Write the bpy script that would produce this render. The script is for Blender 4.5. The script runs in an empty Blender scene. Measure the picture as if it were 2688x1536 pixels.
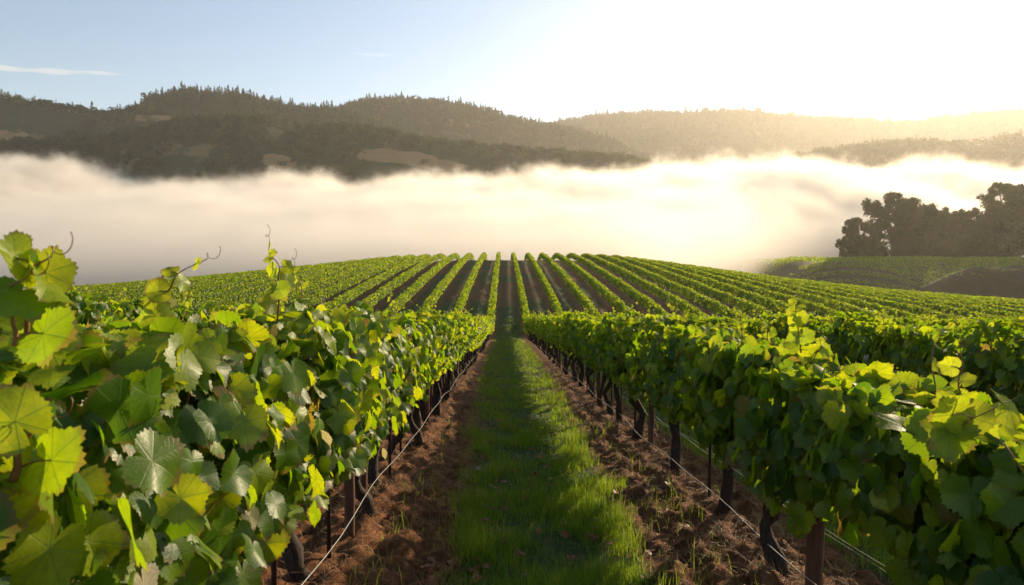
import bpy, math, random
import numpy as np
from mathutils import Vector
R = math.radians
S = bpy.context.scene
COL = S.collection
# ------------------------------------------------------------------ camera
cam = bpy.data.cameras.new("camera"); camo = bpy.data.objects.new("camera", cam); COL.objects.link(camo)
cam.lens = 24; cam.sensor_width = 36; cam.clip_start = 0.05; cam.clip_end = 30000
camo.location = (0, 0, 0); camo.rotation_euler = (R(90 - 2.63), 0, R(-0.64))
cam.dof.use_dof = True; cam.dof.focus_distance = 6.0; cam.dof.aperture_fstop = 6.0
S.camera = camo
# ------------------------------------------------------------------ light
SUN_AZ, SUN_EL = R(37), R(17)
w = bpy.data.worlds.new("World"); S.world = w; w.use_nodes = True
wn = w.node_tree.nodes; wl = w.node_tree.links; wn.clear()
sk = wn.new('ShaderNodeTexSky'); sk.sky_type = 'NISHITA'; sk.sun_disc = False
sk.sun_elevation = SUN_EL; sk.sun_rotation = SUN_AZ; sk.altitude = 100
sk.air_density = 1.0; sk.dust_density = 0.3; sk.ozone_density = 1.0
bg = wn.new('ShaderNodeBackground'); bg.inputs[1].default_value = 0.1
wo = wn.new('ShaderNodeOutputWorld'); wl.new(sk.outputs[0], bg.inputs[0]); wl.new(bg.outputs[0], wo.inputs[0])
sl = bpy.data.lights.new("sun", 'SUN'); sl.energy = 5.0; sl.angle = R(0.55); sl.color = (1.0, 0.80, 0.52)
so = bpy.data.objects.new("sun", sl); COL.objects.link(so)
sv = Vector((math.sin(SUN_AZ) * math.cos(SUN_EL), math.cos(SUN_AZ) * math.cos(SUN_EL), math.sin(SUN_EL)))
so.rotation_euler = (-sv).to_track_quat('-Z', 'Y').to_euler()
S.view_settings.view_transform = 'Standard'; S.view_settings.look = 'None'
S.view_settings.exposure = 0.9; S.view_settings.gamma = 1.0
cy = S.cycles
cy.max_bounces = 8; cy.diffuse_bounces = 3; cy.glossy_bounces = 2; cy.transmission_bounces = 4
cy.volume_bounces = 2; cy.transparent_max_bounces = 8; cy.caustics_reflective = False; cy.caustics_refractive = False
cy.volume_step_rate = 0.3; cy.sample_clamp_indirect = 6; cy.use_denoising = True
# ------------------------------------------------------------------ helpers
F0 = 1698.0
def smooth(a, b, x):
    t = np.clip((x - a) / (b - a), 0, 1); return t * t * (3 - 2 * t)
def _h(ix, iy, seed):
    n = (ix.astype(np.int64) * 374761393 + iy.astype(np.int64) * 668265263 + seed * 1274126177) & 0xffffffff
    n = ((n ^ (n >> 13)) * 1274126177) & 0xffffffff
    n = (n ^ (n >> 16)) & 0xffffffff
    return n / 4294967295.0 * 2 - 1
def vn(x, y, seed=0):
    x = np.asarray(x, float); y = np.asarray(y, float)
    ix = np.floor(x); iy = np.floor(y); fx = x - ix; fy = y - iy
    fx = fx * fx * (3 - 2 * fx); fy = fy * fy * (3 - 2 * fy)
    a = _h(ix, iy, seed); b = _h(ix + 1, iy, seed); c = _h(ix, iy + 1, seed); d = _h(ix + 1, iy + 1, seed)
    return (a * (1 - fx) + b * fx) * (1 - fy) + (c * (1 - fx) + d * fx) * fy
def fbm(x, y, seed=0, o=4):
    r = 0; a = 1; t = 0
    for k in range(o):
        r = r + a * vn(x * 2 ** k, y * 2 ** k, seed + k); t += a; a *= .5
    return r / t
def mesh_np(name, V, F, mats, smoothf=False, uv=None, attr=None, midx=None):
    """V (n,3), F list of (m,k) int arrays"""
    if isinstance(F, np.ndarray): F = [F]
    F = [f for f in F if len(f)]
    me = bpy.data.meshes.new(name)
    V = np.ascontiguousarray(V, dtype=np.float32)
    me.vertices.add(len(V)); me.vertices.foreach_set('co', V.ravel())
    loops = np.concatenate([f.ravel() for f in F]).astype(np.int32)
    tot = np.concatenate([np.full(len(f), f.shape[1]) for f in F]).astype(np.int32)
    st = np.concatenate([[0], np.cumsum(tot)[:-1]]).astype(np.int32)
    me.loops.add(len(loops)); me.loops.foreach_set('vertex_index', loops)
    me.polygons.add(len(tot)); me.polygons.foreach_set('loop_start', st); me.polygons.foreach_set('loop_total', tot)
    if smoothf: me.polygons.foreach_set('use_smooth', np.ones(len(tot), dtype=bool))
    if midx is not None: me.polygons.foreach_set('material_index', np.asarray(midx, dtype=np.int32))
    if uv is not None:
        l = me.uv_layers.new(name='UVMap'); l.data.foreach_set('uv', np.ascontiguousarray(uv[loops], dtype=np.float32).ravel())
    if attr is not None:
        for k, v in attr.items():
            a = me.attributes.new(k, 'FLOAT', 'POINT'); a.data.foreach_set('value', np.ascontiguousarray(v, dtype=np.float32))
    me.update(calc_edges=True)
    for m in (mats if isinstance(mats, (list, tuple)) else [mats]): me.materials.append(m)
    return me
def link(name, data, parent=None, loc=None, label=None, cat=None, group=None, kind=None, rz=0.0):
    o = bpy.data.objects.new(name, data); COL.objects.link(o)
    if loc is not None: o.location = loc
    if rz: o.rotation_euler = (0, 0, rz)
    if parent: o.parent = parent
    if label: o['label'] = label
    if cat: o['category'] = cat
    if group: o['group'] = group
    if kind: o['kind'] = kind
    return o
def tube(P, rad, n=6, cap=True):
    P = np.asarray(P, float); rad = np.broadcast_to(np.asarray(rad, float), (len(P),))
    T = np.gradient(P, axis=0); T /= np.linalg.norm(T, axis=1)[:, None] + 1e-9
    up = np.array([1., 0, 0]) if abs(T[0, 0]) < .8 else np.array([0, 1., 0])
    A = np.cross(T, up); A /= np.linalg.norm(A, axis=1)[:, None] + 1e-9
    B = np.cross(T, A)
    th = np.linspace(0, 2 * np.pi, n, endpoint=False)
    V = P[:, None] + rad[:, None, None] * (np.cos(th)[None, :, None] * A[:, None] + np.sin(th)[None, :, None] * B[:, None])
    V = V.reshape(-1, 3); m = len(P)
    i = np.arange(m - 1)[:, None] * n; j = np.arange(n)[None]
    j2 = (j + 1) % n
    Q = np.stack([i + j, i + j2, i + n + j2, i + n + j], -1).reshape(-1, 4)
    Fs = [Q]
    if cap:
        c = len(V); V = np.vstack([V, P[-1] + T[-1] * rad[-1] * .3, P[0]])
        k = np.arange(n)
        Fs.append(np.stack([(m - 1) * n + k, (m - 1) * n + (k + 1) % n, np.full(n, c)], -1))
        Fs.append(np.stack([(k + 1) % n, k, np.full(n, c + 1)], -1))
    return V, Fs
class Acc:
    """collects pieces of one mesh"""
    def __init__(s): s.V = []; s.F = {}; s.n = 0; s.uv = []; s.at = []
    def add(s, V, Fs, uv=None, at=0.0):
        if isinstance(Fs, np.ndarray): Fs = [Fs]
        for f in Fs: s.F.setdefault(f.shape[1], []).append(f + s.n)
        s.V.append(V); s.n += len(V)
        s.uv.append(uv if uv is not None else np.zeros((len(V), 2)))
        s.at.append(np.broadcast_to(np.asarray(at, float), (len(V),)))
    def mesh(s, name, mats, sm=False):
        return mesh_np(name, np.vstack(s.V), [np.vstack(f) for f in s.F.values()], mats, sm, np.vstack(s.uv), {'state': np.concatenate(s.at)})
# ------------------------------------------------------------------ materials
class NT:
    def __init__(s, name):
        s.m = bpy.data.materials.new(name); s.m.use_nodes = True; s.t = s.m.node_tree; s.t.nodes.clear()
        s.out = s.t.nodes.new('ShaderNodeOutputMaterial')
    def n(s, ty, ins=None, **kw):
        x = s.t.nodes.new('ShaderNode' + ty)
        for k, v in kw.items(): setattr(x, k, v)
        for k, v in (ins or {}).items(): s.set(x.inputs[k], v)
        return x
    def set(s, sock, v):
        if hasattr(v, 'is_linked') or isinstance(v, bpy.types.NodeSocket): s.t.links.new(v, sock)
        elif isinstance(v, tuple) and len(v) == 3 and sock.type == 'RGBA': sock.default_value = (*v, 1)
        else: sock.default_value = v
    def math(s, op, a, b=0.0, c=0.0, clamp=False):
        x = s.n('Math', {0: a, 1: b, 2: c}, operation=op); x.use_clamp = clamp; return x.outputs[0]
    def mix(s, f, a, b):
        x = s.n('Mix', data_type='RGBA'); s.set(x.inputs[0], f); s.set(x.inputs[6], a); s.set(x.inputs[7], b); return x.outputs[2]
    def noise(s, scale, detail=3, vec=None, rough=.5):
        x = s.n('TexNoise', {'Scale': scale, 'Detail': detail, 'Roughness': rough})
        if vec is not None: s.set(x.inputs['Vector'], vec)
        return x.outputs[0]
    def ramp(s, f, pts):
        x = s.n('ValToRGB'); s.set(x.inputs[0], f); e = x.color_ramp.elements
        while len(e) > len(pts): e.remove(e[-1])
        while len(e) < len(pts): e.new(.5)
        for q, (p, c) in zip(e, pts): q.position = p; q.color = (*c, 1)
        return x.outputs[0]
    def mr(s, v, a, b, c=0., d=1., ip='SMOOTHSTEP'):
        x = s.n('MapRange', interpolation_type=ip); s.set(x.inputs[0], v)
        for i, q in enumerate((a, b, c, d)): s.set(x.inputs[i + 1], q)
        return x.outputs[0]
    def surf(s, sh): s.t.links.new(sh, s.out.inputs[0]); return s.m
def leaf_material(name, veins=True, bright=1.0):
    t = NT(name)
    g = t.n('NewGeometry'); rnd = g.outputs['Random Per Island']
    st = t.n('Attribute', attribute_name='state').outputs['Fac']
    base = t.ramp(rnd, [(0, (.020, .060, .003)), (.45, (.075, .155, .004)), (.8, (.16, .245, .006)), (1, (.27, .32, .010))])
    tr = t.ramp(rnd, [(0, (.19, .38, .004)), (.5, (.44, .60, .006)), (1, (.74, .72, .009))])
    young_or_sunlit = t.math('MULTIPLY', t.mr(st, .2, 1.0), t.mr(st, 1.1, 1.3, 1., 0.))  # young shoot leaves; on canopy tops, sunlight put into the colour
    dry = t.mr(st, 1.5, 1.8)
    base = t.mix(young_or_sunlit, base, (.22, .29, .015)); tr = t.mix(young_or_sunlit, tr, (.72, .74, .02))
    rust = t.mr(rnd, .972, .99)
    base = t.mix(rust, base, (.20, .13, .03)); tr = t.mix(rust, tr, (.5, .3, .05))
    base = t.mix(dry, base, (.56, .48, .34)); tr = t.mix(dry, tr, (.60, .46, .24))
    uv = t.n('UVMap').outputs[0]
    nz = t.noise(9, 3, uv)
    base = t.mix(t.mr(nz, .3, .7, 0, .45), base, (.03, .07, .008))
    nrm = None
    if veins:
        sx = t.n('SeparateXYZ', {0: uv}); x, y = sx.outputs[0], sx.outputs[1]
        ang = t.math('ARCTAN2', x, y)
        r = t.n('VectorMath', {0: uv}, operation='LENGTH').outputs['Value']
        pp = t.math('PINGPONG', t.math('ADD', ang, 0.0), .44)
        d1 = t.math('MULTIPLY', pp, r)
        v1 = t.mr(d1, .006, .030, 1., 0.)
        # side veins: chevrons off the mid rib of each lobe
        pr = t.math('SUBTRACT', r, t.math('MULTIPLY', pp, .75))
        d2 = t.math('PINGPONG', pr, .085)
        v2 = t.math('MULTIPLY', t.mr(d2, .004, .018, 1., 0.), .45)
        vv = t.math('MAXIMUM', v1, v2)
        base = t.mix(t.math('MULTIPLY', vv, .36), base, (.20, .28, .07))
        tr = t.mix(t.math('MULTIPLY', vv, .62), tr, (.12, .24, .01))
        ed = t.math('MULTIPLY', t.mr(t.math('ADD', r, t.math('MULTIPLY', t.noise(4, 3, t.n('NewGeometry').outputs['Position']), .9)), 1.28, 1.42), .8)
        base = t.mix(ed, base, (.17, .11, .03)); tr = t.mix(ed, tr, (.45, .27, .04))
        bl = t.mr(t.noise(3.2, 4, uv, .6), .35, .7); tr = t.mix(t.math('MULTIPLY', bl, .45), tr, (.18, .33, .008))
        hgt = t.math('ADD', t.math('MULTIPLY', vv, -.6), t.math('MULTIPLY', t.noise(6, 4, uv), 1.0))
        nrm = t.n('Bump', {'Strength': .25, 'Distance': .003, 'Height': hgt}).outputs[0]
    pd = t.n('BsdfDiffuse', {'Color': base}); pg = t.n('BsdfGlossy', {'Color': (1, 1, 1), 'Roughness': .38})
    if nrm is not None: t.set(pg.inputs['Normal'], nrm)
    p = t.n('MixShader', {0: .032, 1: pd.outputs[0], 2: pg.outputs[0]})
    q = t.n('BsdfTranslucent', {'Color': tr})
    if nrm is not None: t.set(pd.inputs['Normal'], nrm); t.set(q.inputs['Normal'], nrm)
    mx = t.n('MixShader', {0: .48, 1: p.outputs[0], 2: q.outputs[0]})
    return t.surf(mx.outputs[0])
def simple(name, cols, scale, rough=.8, bump=.3, dist=.01, stretch=None, spec=.3, detail=4):
    t = NT(name); co = t.n('TexCoord').outputs['Object']
    if stretch: co = t.n('Mapping', {'Vector': co, 'Scale': stretch}).outputs[0]
    nz = t.noise(scale, detail, co, .6)
    c = t.ramp(nz, [(.25 + .5 * i / max(1, len(cols) - 1), c) for i, c in enumerate(cols)])
    b = t.n('Bump', {'Strength': bump, 'Distance': dist, 'Height': nz}).outputs[0]
    return t.surf(t.n('BsdfPrincipled', {'Base Color': c, 'Roughness': rough, 'Normal': b, 'Specular IOR Level': spec}).outputs[0])
M_leaf = leaf_material('vine_leaf'); M_leaf_far = leaf_material('vine_leaf_far', False)
M_bark = simple('vine_bark', [(.012, .007, .005), (.035, .021, .014), (.08, .052, .034)], 60, .9, .8, .01, (1, 1, .2))
M_cane = simple('cane', [(.16, .07, .022), (.30, .14, .05)], 40, .5, .2, .002)
M_post = simple('post_wood', [(.05, .022, .014), (.11, .05, .03), (.16, .08, .05)], 30, .85, .6, .004, (1, 1, .08))
M_wire = simple('wire_metal', [(.20, .19, .18), (.34, .33, .31)], 50, .35, .1, .001, None, .6)
M_straw = simple('straw', [(.16, .075, .035), (.30, .17, .085), (.42, .28, .15)], 3, .7, 0, .001)
M_litter = simple('dead_leaf', [(.10, .018, .010), (.20, .045, .02), (.24, .10, .04)], 6, .6, .3, .002)

# ------------------------------------------------------------------ terrain
SP = 2.84; XL = -1.10; XR = XL + SP
_cx = np.array([-400, -150, -87, -60, -43.7, -20, -8, 0, 19, 27, 43, 59, 82, 102, 160, 400.])
_cz = np.array([-30, -15, -7.4, -4.6, -2.9, -.3, .15, .2, 0., -.9, -3.3, -6.0, -9.2, -10.9, -16, -30.])
_gx = np.arange(-400, 401, 1.0); _gzv = np.interp(_gx, _cx, _cz)
_k = np.exp(-(np.arange(-12, 13) / 5.0) ** 2); _k /= _k.sum(); _gzv = np.convolve(np.pad(_gzv, 12, mode='edge'), _k, 'valid')
YC = 134.0
def gz0(X, Y):
    X = np.asarray(X, float); Y = np.asarray(Y, float)
    zc = np.interp(X, _gx, _gzv)
    a = -1.65 - .0824 * Y - .045 * np.clip(X, 0, 5) * (1 - smooth(20, 50, Y))
    zv = -5.75
    r = np.clip((YC - Y) / 82, 0, 1.5)
    b = zc - (zc - zv) * r ** 1.25
    b = np.where(Y > YC, zc - np.minimum(.006 * np.clip(Y - YC, 0, None) ** 2, .28 * np.clip(Y - YC - 11, 0, None) + .73), b)
    w_ = smooth(44, 60, Y)
    z = a * (1 - w_) + b * w_
    return np.maximum(z, -38.0)
def xoff(X):  # signed distance to the nearest vine row
    return (X - XL + SP / 2) % SP - SP / 2
def grass_half(Y): return np.interp(Y, [0, 4, 9, 25, 200], [.60, .64, .80, 1.02, 1.05])
def gz(X, Y):
    X = np.asarray(X, float); Y = np.asarray(Y, float)
    z = gz0(X, Y); fld = 1 - smooth(140, 160, Y)
    d = xoff(X)
    ga = SP / 2 - np.abs(d)                      # distance to alley centre
    soil = smooth(-.08, .14, ga - grass_half(Y) + .10 * fbm(X * 3, Y * 1.5, 5, 3))
    berm = .13 * np.exp(-(d / .50) ** 2)
    near = np.exp(-np.clip(Y - 10, 0, None) / 10)
    cl = np.abs(fbm(X * 4.5, Y * 4.5, 11, 4)) * .12 + np.abs(fbm(X * 13, Y * 13, 31, 3)) * .045 + fbm(X * 1.4, Y * 1.4, 3, 2) * .05
    gr = fbm(X * 2.2, Y * 2.2, 41, 3) * .025
    return z + fld * (berm + near * soil * .02 * np.sin(X * 25 + 3 * fbm(X * .8, Y * .7, 63, 2)) + near * (soil * cl + (1 - soil) * gr))
def axis(segs):
    out = [segs[0][0]]
    for a, b, s0, s1 in segs:
        x = a
        while x < b - 1e-6:
            f = (x - a) / (b - a); x = x + s0 + (s1 - s0) * f; out.append(min(x, b))
    return np.unique(np.array(out))
gx = np.concatenate([-axis([(2.2, 5, .05, .25), (5, 70, .3, .5), (70, 200, 2, 8), (200, 5000, 20, 500)])[::-1], axis([(-2.2, 3.6, .03, .03), (3.6, 7, .05, .25), (7, 80, .3, .5), (80, 200, 2, 8), (200, 5000, 20, 500)])])
gx = np.unique(gx)
gy = axis([(-30, 1.6, 1.5, .2), (1.6, 8, .03, .035), (8, 20, .04, .15), (20, 60, .2, .8), (60, 160, 1, 1.5), (160, 400, 3, 12), (400, 6000, 30, 600)])
GX, GY = np.meshgrid(gx, gy); GZ = gz(GX, GY)
def grid_faces(nx, ny):
    i = np.arange(ny - 1)[:, None] * nx + np.arange(nx - 1)[None]
    return np.stack([i, i + 1, i + nx + 1, i + nx], -1).reshape(-1, 4)
def ground_material():
    t = NT('ground_soil_grass'); pos = t.n('NewGeometry').outputs['Position']
    s = t.n('SeparateXYZ', {0: pos}); X, Y = s.outputs[0], s.outputs[1]
    fr = t.math('FRACT', t.math('DIVIDE', t.math('SUBTRACT', X, XL), SP))
    ga = t.math('MULTIPLY', t.math('ABSOLUTE', t.math('SUBTRACT', fr, .5)), SP)
    half = t.mr(Y, 4., 25., .64, .98, 'LINEAR')
    nz = t.math('MULTIPLY', t.math('SUBTRACT', t.noise(2.2, 4, pos, .65), .5), .55)
    m = t.mr(t.math('ADD', t.math('SUBTRACT', half, ga), nz), -.05, .12)
    soil = t.ramp(t.noise(7, 6, pos, .7), [(.3, (.060, .022, .008)), (.5, (.155, .060, .022)), (.7, (.34, .15, .06))])
    gr = t.ramp(t.noise(5, 4, pos, .7), [(.3, (.030, .055, .010)), (.6, (.055, .085, .018)), (.8, (.09, .10, .03))])
    # worn alleys higher on the slope: patchy soil among the grass
    pt = t.mr(t.noise(.09, 3, pos, .6), .40, .60)
    far = t.mr(Y, 45., 70.)
    m = t.math('MULTIPLY', m, t.math('SUBTRACT', 1., t.math('MULTIPLY', far, t.math('MULTIPLY', pt, .75))))
    c = t.mix(m, soil, gr)
    off = t.mr(Y, 146., 165.)
    c = t.mix(off, c, (.09, .085, .035))
    b = t.n('Bump', {'Strength': .9, 'Distance': .035, 'Height': t.noise(24, 8, pos, .75)}).outputs[0]
    return t.surf(t.n('BsdfPrincipled', {'Base Color': c, 'Roughness': .9, 'Normal': b, 'Specular IOR Level': .15}).outputs[0])
gme = mesh_np('ground', np.stack([GX, GY, GZ], -1).reshape(-1, 3), grid_faces(len(gx), len(gy)), ground_material(), True)
link('ground', gme, kind='structure')

# ------------------------------------------------------------------ vine leaves
def leaf_shape(lod, seed):
    rg = np.random.default_rng(seed)
    key = np.radians([0, 12, 27, 50, 64, 82, 106, 130, 155, 170, 180])
    rad = np.array([1.04, .95, .80, .95, .90, .76, .86, .84, .74, .60, .18]); rad[:-1] = .88 + (rad[:-1] - .88) * rg.uniform(.55, 1.35)
    if lod == 0: n = 60
    elif lod == 1: n = 14
    if lod <= 1:
        th = np.linspace(-np.pi, np.pi, n, endpoint=False) + (0 if lod == 0 else .0)
        r = np.interp(np.abs(th), key, rad)
        if lod == 0: r = r * (1 + .042 * np.where(np.arange(n) % 2 == 0, 1, -1) + rg.normal(0, .022, n))
        r = r * (1 + .06 * np.sin(th * 2 + rg.uniform(0, 6)))
        x = r * np.sin(th); y = r * np.cos(th)
        ph = rg.uniform(0, 6); cup = rg.uniform(-.42, .38); dr = rg.uniform(.15, .8)
        def zf(x, y):
            a = np.arctan2(x, y); q = np.hypot(x, y)
            return cup * np.abs(x) * .9 - dr * .5 * np.clip(y, 0, None) ** 2 + .12 * q * q * np.sin(a * 3 + ph)
        if lod == 0:
            rings = [.36, .72, 1.0]
            V = [np.array([[0, 0, 0.]])]
            for k in rings: V.append(np.stack([x * k, y * k, zf(x * k, y * k)], -1))
            V = np.vstack(V); i = np.arange(n); j = (i + 1) % n
            T = np.stack([np.zeros(n, int), 1 + j, 1 + i], -1)
            Q = [np.stack([1 + a * n + i, 1 + a * n + j, 1 + (a + 1) * n + j, 1 + (a + 1) * n + i], -1) for a in range(2)]
            return V, [T, np.vstack(Q)]
        V = np.vstack([[0, 0, 0.], np.stack([x, y, zf(x, y)], -1)]); i = np.arange(n); j = (i + 1) % n
        return V, [np.stack([np.zeros(n, int), 1 + j, 1 + i], -1)]
    c = rg.uniform(-.3, .3)
    V = np.array([[0, -.25, 0], [-.72, -.2, c], [-.55, .58, c], [0, 1, -.25], [.55, .58, c], [.72, -.2, c]])
    return V, [np.array([[0, 3, 2, 1], [0, 5, 4, 3]])]
NSH = 10
SHAPES = {l: [leaf_shape(l, 40 * l + k) for k in range(NSH)] for l in (0, 1, 2)}
def put_leaves(acc, P, N, T, sz, lod, st=0.0, rng=None):
    """P base points, N normals, T tip directions; one leaf each"""
    N = N / (np.linalg.norm(N, axis=1)[:, None] + 1e-9)
    T = T - (T * N).sum(1)[:, None] * N; T /= np.linalg.norm(T, axis=1)[:, None] + 1e-9
    X = np.cross(T, N); st = np.broadcast_to(np.asarray(st, float), (len(P),))
    pick = rng.integers(0, NSH, len(P))
    for k in range(NSH):
        s = np.where(pick == k)[0]
        if not len(s): continue
        V, Fs = SHAPES[lod][k]; m = len(V)
        W = P[s][:, None] + sz[s][:, None, None] * (V[None, :, :1] * X[s][:, None] + V[None, :, 1:2] * T[s][:, None] + V[None, :, 2:] * N[s][:, None])
        off = (np.arange(len(s)) * m)[:, None, None]
        acc.add(W.reshape(-1, 3), [(f[None] + off).reshape(-1, f.shape[1]) for f in Fs], np.tile(V[:, :2], (len(s), 1)), np.repeat(st[s], m))
def canopy(rng, L, zb, zt, hw, n, size, phase=0.0, side=0.0):
    """leaf positions on and in the body of a trellised row piece of length L"""
    y = rng.uniform(-L / 2, L / 2, n)
    top = zt + .10 * vn(y * 1.7 + phase, np.full(n, .3), 7) + .05 * vn(y * 5 + phase, np.full(n, .8), 9)
    bot = zb + .10 * vn(y * 2.3 + phase, np.full(n, 5.3), 17) + np.abs(rng.normal(0, .05, n))
    u = rng.random(n); typ = rng.random(n)
    z = bot + (top - bot) * u ** .85
    zr = (z - bot) / (top - bot)
    ww = hw * (.72 + .35 * np.sin(np.pi * np.clip(zr, 0, 1) * .9 + .15)) * (1 + .22 * vn(y * 2.5 + phase, z * 2.5, 23))
    sgn = np.where(rng.random(n) < .5 + side, 1., -1.)
    dep = np.abs(rng.normal(0, .28, n))
    x = sgn * ww * np.clip(1 - dep, 0, 1.2)
    it = typ < .22
    z = np.where(it, top - np.abs(rng.normal(0, .05, n)), z); x = np.where(it, rng.uniform(-1, 1, n) * hw * .85, x)
    out = typ > .93
    x = np.where(out, sgn * ww * rng.uniform(1.0, 1.25, n), x)
    P = np.stack([x, y, z], -1)
    N = np.stack([np.where(it, rng.normal(0, .5, n), sgn + rng.normal(0, .28, n)), rng.normal(-.15, .62, n), np.where(it, 1.0, .38) + rng.normal(0, .33, n)], -1)
    T = np.stack([sgn * .25 + rng.normal(0, .3, n), rng.normal(0, .5, n), np.where(it, -.1, -1.0) + rng.normal(0, .35, n)], -1)
    sz = size * rng.uniform(.62, 1.15, n)
    st = (np.where(zr > .9, rng.uniform(0, .75, n), 0) + np.where(it, rng.uniform(0, .5, n), 0)) * (rng.random(n) < .7)  # upper leaves yellower: young growth plus painted sunlight on the row top
    return P, N, T, sz, np.clip(st, 0, 1)
def light_block_leaves(rng, L, zb, zt, size, cover):  # hidden leaves added in the row centre to block sun shining through
    n = int(L * (zt - zb) * cover / (1.5 * size * size)); y = rng.uniform(-L / 2, L / 2, n)
    P = np.stack([rng.normal(0, .05, n), y, rng.uniform(zb + .05, zt - .02, n)], -1)
    N = np.stack([rng.choice([-1., 1.], n) + rng.normal(0, .2, n), rng.normal(0, .3, n), rng.normal(.2, .25, n)], -1)
    return P, N, np.stack([rng.normal(0, .3, n), rng.normal(0, .4, n), -np.ones(n)], -1), size * rng.uniform(.8, 1.15, n)
def shoot(acc_l, acc_c, pts, rng, s0=.07, s1=.02, n=7, lod=0, r0=.0045, st=1.0, tendril=True):
    pts = np.asarray(pts, float)
    q = np.linspace(0, 1, 24); kk = np.linspace(0, 1, len(pts))
    C = np.stack([np.interp(q, kk, pts[:, i]) for i in range(3)], -1)
    for _ in range(3): C[1:-1] = (C[:-2] + 2 * C[1:-1] + C[2:]) / 4
    C[:, :2] += .012 * np.stack([np.sin(q * 14), np.cos(q * 11)], -1) * q[:, None]
    V, Fs = tube(C, np.linspace(r0, r0 * .3, 24), 6); acc_c.add(V, Fs)
    if tendril:
        a = np.linspace(0, 5, 16); e = C[-1]
        d = C[-1] - C[-4]; d /= np.linalg.norm(d) + 1e-9
        Tn = e + d * (a * .012)[:, None] + np.stack([.012 * np.cos(a * 1.6) - .012, .01 * np.sin(a), .014 * np.sin(a * 1.6)], -1)
        V, Fs = tube(Tn, .0011, 4); acc_c.add(V, Fs)
    for i in range(n):
        f = (i + .4) / n; c = C[int(f * 23)]
        s = s0 + (s1 - s0) * f
        ang = i * 2.6 + rng.uniform(-.5, .5)
        d = np.array([math.cos(ang), math.sin(ang) * .8, .25 + rng.uniform(-.1, .3)]); d /= np.linalg.norm(d)
        pl = s * rng.uniform(.5, .9)
        b = c + d * pl + np.array([0, 0, -.15 * pl])
        V, Fs = tube(np.array([c, (c + b) / 2 + [0, 0, .1 * pl], b]), [.0018, .0015, .0013], 4); acc_c.add(V, Fs)
        N = np.array([[rng.normal(0, .6), -.7 + rng.normal(0, .5), .45 + rng.normal(0, .3)]])
        T = (d + np.array([0, 0, -.6 + .5 * f]))[None]
        put_leaves(acc_l, b[None], N, T, np.array([s]), lod, st * (0.45 + .55 * f), rng)
def trunk_mesh(rng, h, lod=0):
    n = 11; q = np.linspace(0, 1, n)
    px = .09 * vn(q * 4.2, np.full(n, rng.uniform(0, 99)), 1); py = .10 * vn(q * 4.2, np.full(n, rng.uniform(0, 99)), 2)
    px -= px[0]; py -= py[0]
    P = np.stack([px, py, -.12 + q * (h + .12)], -1)
    rad = np.interp(q, [0, .15, .5, .85, 1], [.078, .054, .044, .054, .064]) * rng.uniform(.85, 1.15)
    rad = rad * (1 + .14 * rng.normal(0, 1, n))
    A = Acc(); V, Fs = tube(P, rad, 9 if lod == 0 else 6)
    V += .003 * rng.normal(0, 1, V.shape) if lod == 0 else 0
    A.add(V, Fs)
    for s in (-1, 1):                      # cordon arms along the wire
        m = 7; u = np.linspace(0, 1, m)
        C = np.stack([P[-1][0] * (1 - u) + .01 * rng.normal(0, 1, m), P[-1][1] + s * u * .62, P[-1][2] - .02 + .05 * np.sin(u * 1.6) + .008 * rng.normal(0, 1, m)], -1)
        V, Fs = tube(C, np.linspace(.03, .012, m) * (1 + .1 * rng.normal(0, 1, m)), 7 if lod == 0 else 5); A.add(V, Fs)
    return A.mesh('trunk', M_bark, True), P[-1]
def vine_meshes(seed, lod, L=1.5, zb=.62, zt=1.52, hw=.30, n=520, size=.085, shoots=(), nsh=3, dry=0.0, side=0.0):
    rng = np.random.default_rng(seed)
    tm, head = trunk_mesh(rng, zb + .12, lod)
    al = Acc(); ac = Acc()
    P, N, T, sz, st = canopy(rng, L, zb, zt, hw, n, size, seed * 1.37, side)
    if dry > 0:
        dm = (rng.random(n) < dry) & (P[:, 2] < zt - .15); st = np.where(dm, 2.0, st)
        sz = np.where(dm, sz * .8, sz)
    put_leaves(al, P, N, T, sz, lod, st, rng)
    Pi, Ni, Ti, si = light_block_leaves(rng, L, zb, zt - .1, .11, 2.2); put_leaves(al, Pi, Ni, Ti, si, max(lod, 1), 0, rng)
    if lod < 2:
        for i in range(9 if lod == 0 else 5):     # canes inside the canopy
            y0 = rng.uniform(-L / 2.4, L / 2.4); x0 = rng.uniform(-.05, .05); sx = rng.choice([-1, 1]) * hw * rng.uniform(.3, .95)
            C = np.array([[x0, y0, zb + .1], [sx * .6, y0 + rng.normal(0, .1), (zb + zt) / 2], [sx, y0 + rng.normal(0, .15), zt - rng.uniform(-.05, .3)]])
            q = np.linspace(0, 1, 9); C = np.stack([np.interp(q, [0, .5, 1], C[:, k]) for k in range(3)], -1) + .008 * rng.normal(0, 1, (9, 3))
            V, Fs = tube(C, np.linspace(.006, .003, 9), 5); ac.add(V, Fs)
    for i in range(nsh):
        y0 = rng.uniform(-L / 2.3, L / 2.3); x0 = rng.uniform(-hw, hw) * .7; h = rng.uniform(.10, .30)
        pts = [[x0, y0, zt - .12], [x0 + rng.normal(0, .05), y0 + rng.normal(0, .05), zt + h * .5], [x0 + rng.normal(0, .10), y0 + rng.normal(0, .1), zt + h]]
        shoot(al, ac, pts, rng, size * .75, size * .22, 6, lod, .004, .9, lod == 0)
    for s in shoots: shoot(al, ac, s['pts'], rng, s.get('s0', .07), s.get('s1', .02), s.get('n', 7), lod, s.get('r', .0045), s.get('st', 1.0))
    fm = al.mesh('foliage', M_leaf if lod < 2 else M_leaf_far, lod < 2)
    cm = ac.mesh('cane', M_cane, True) if ac.V else None
    return tm, fm, cm
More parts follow.
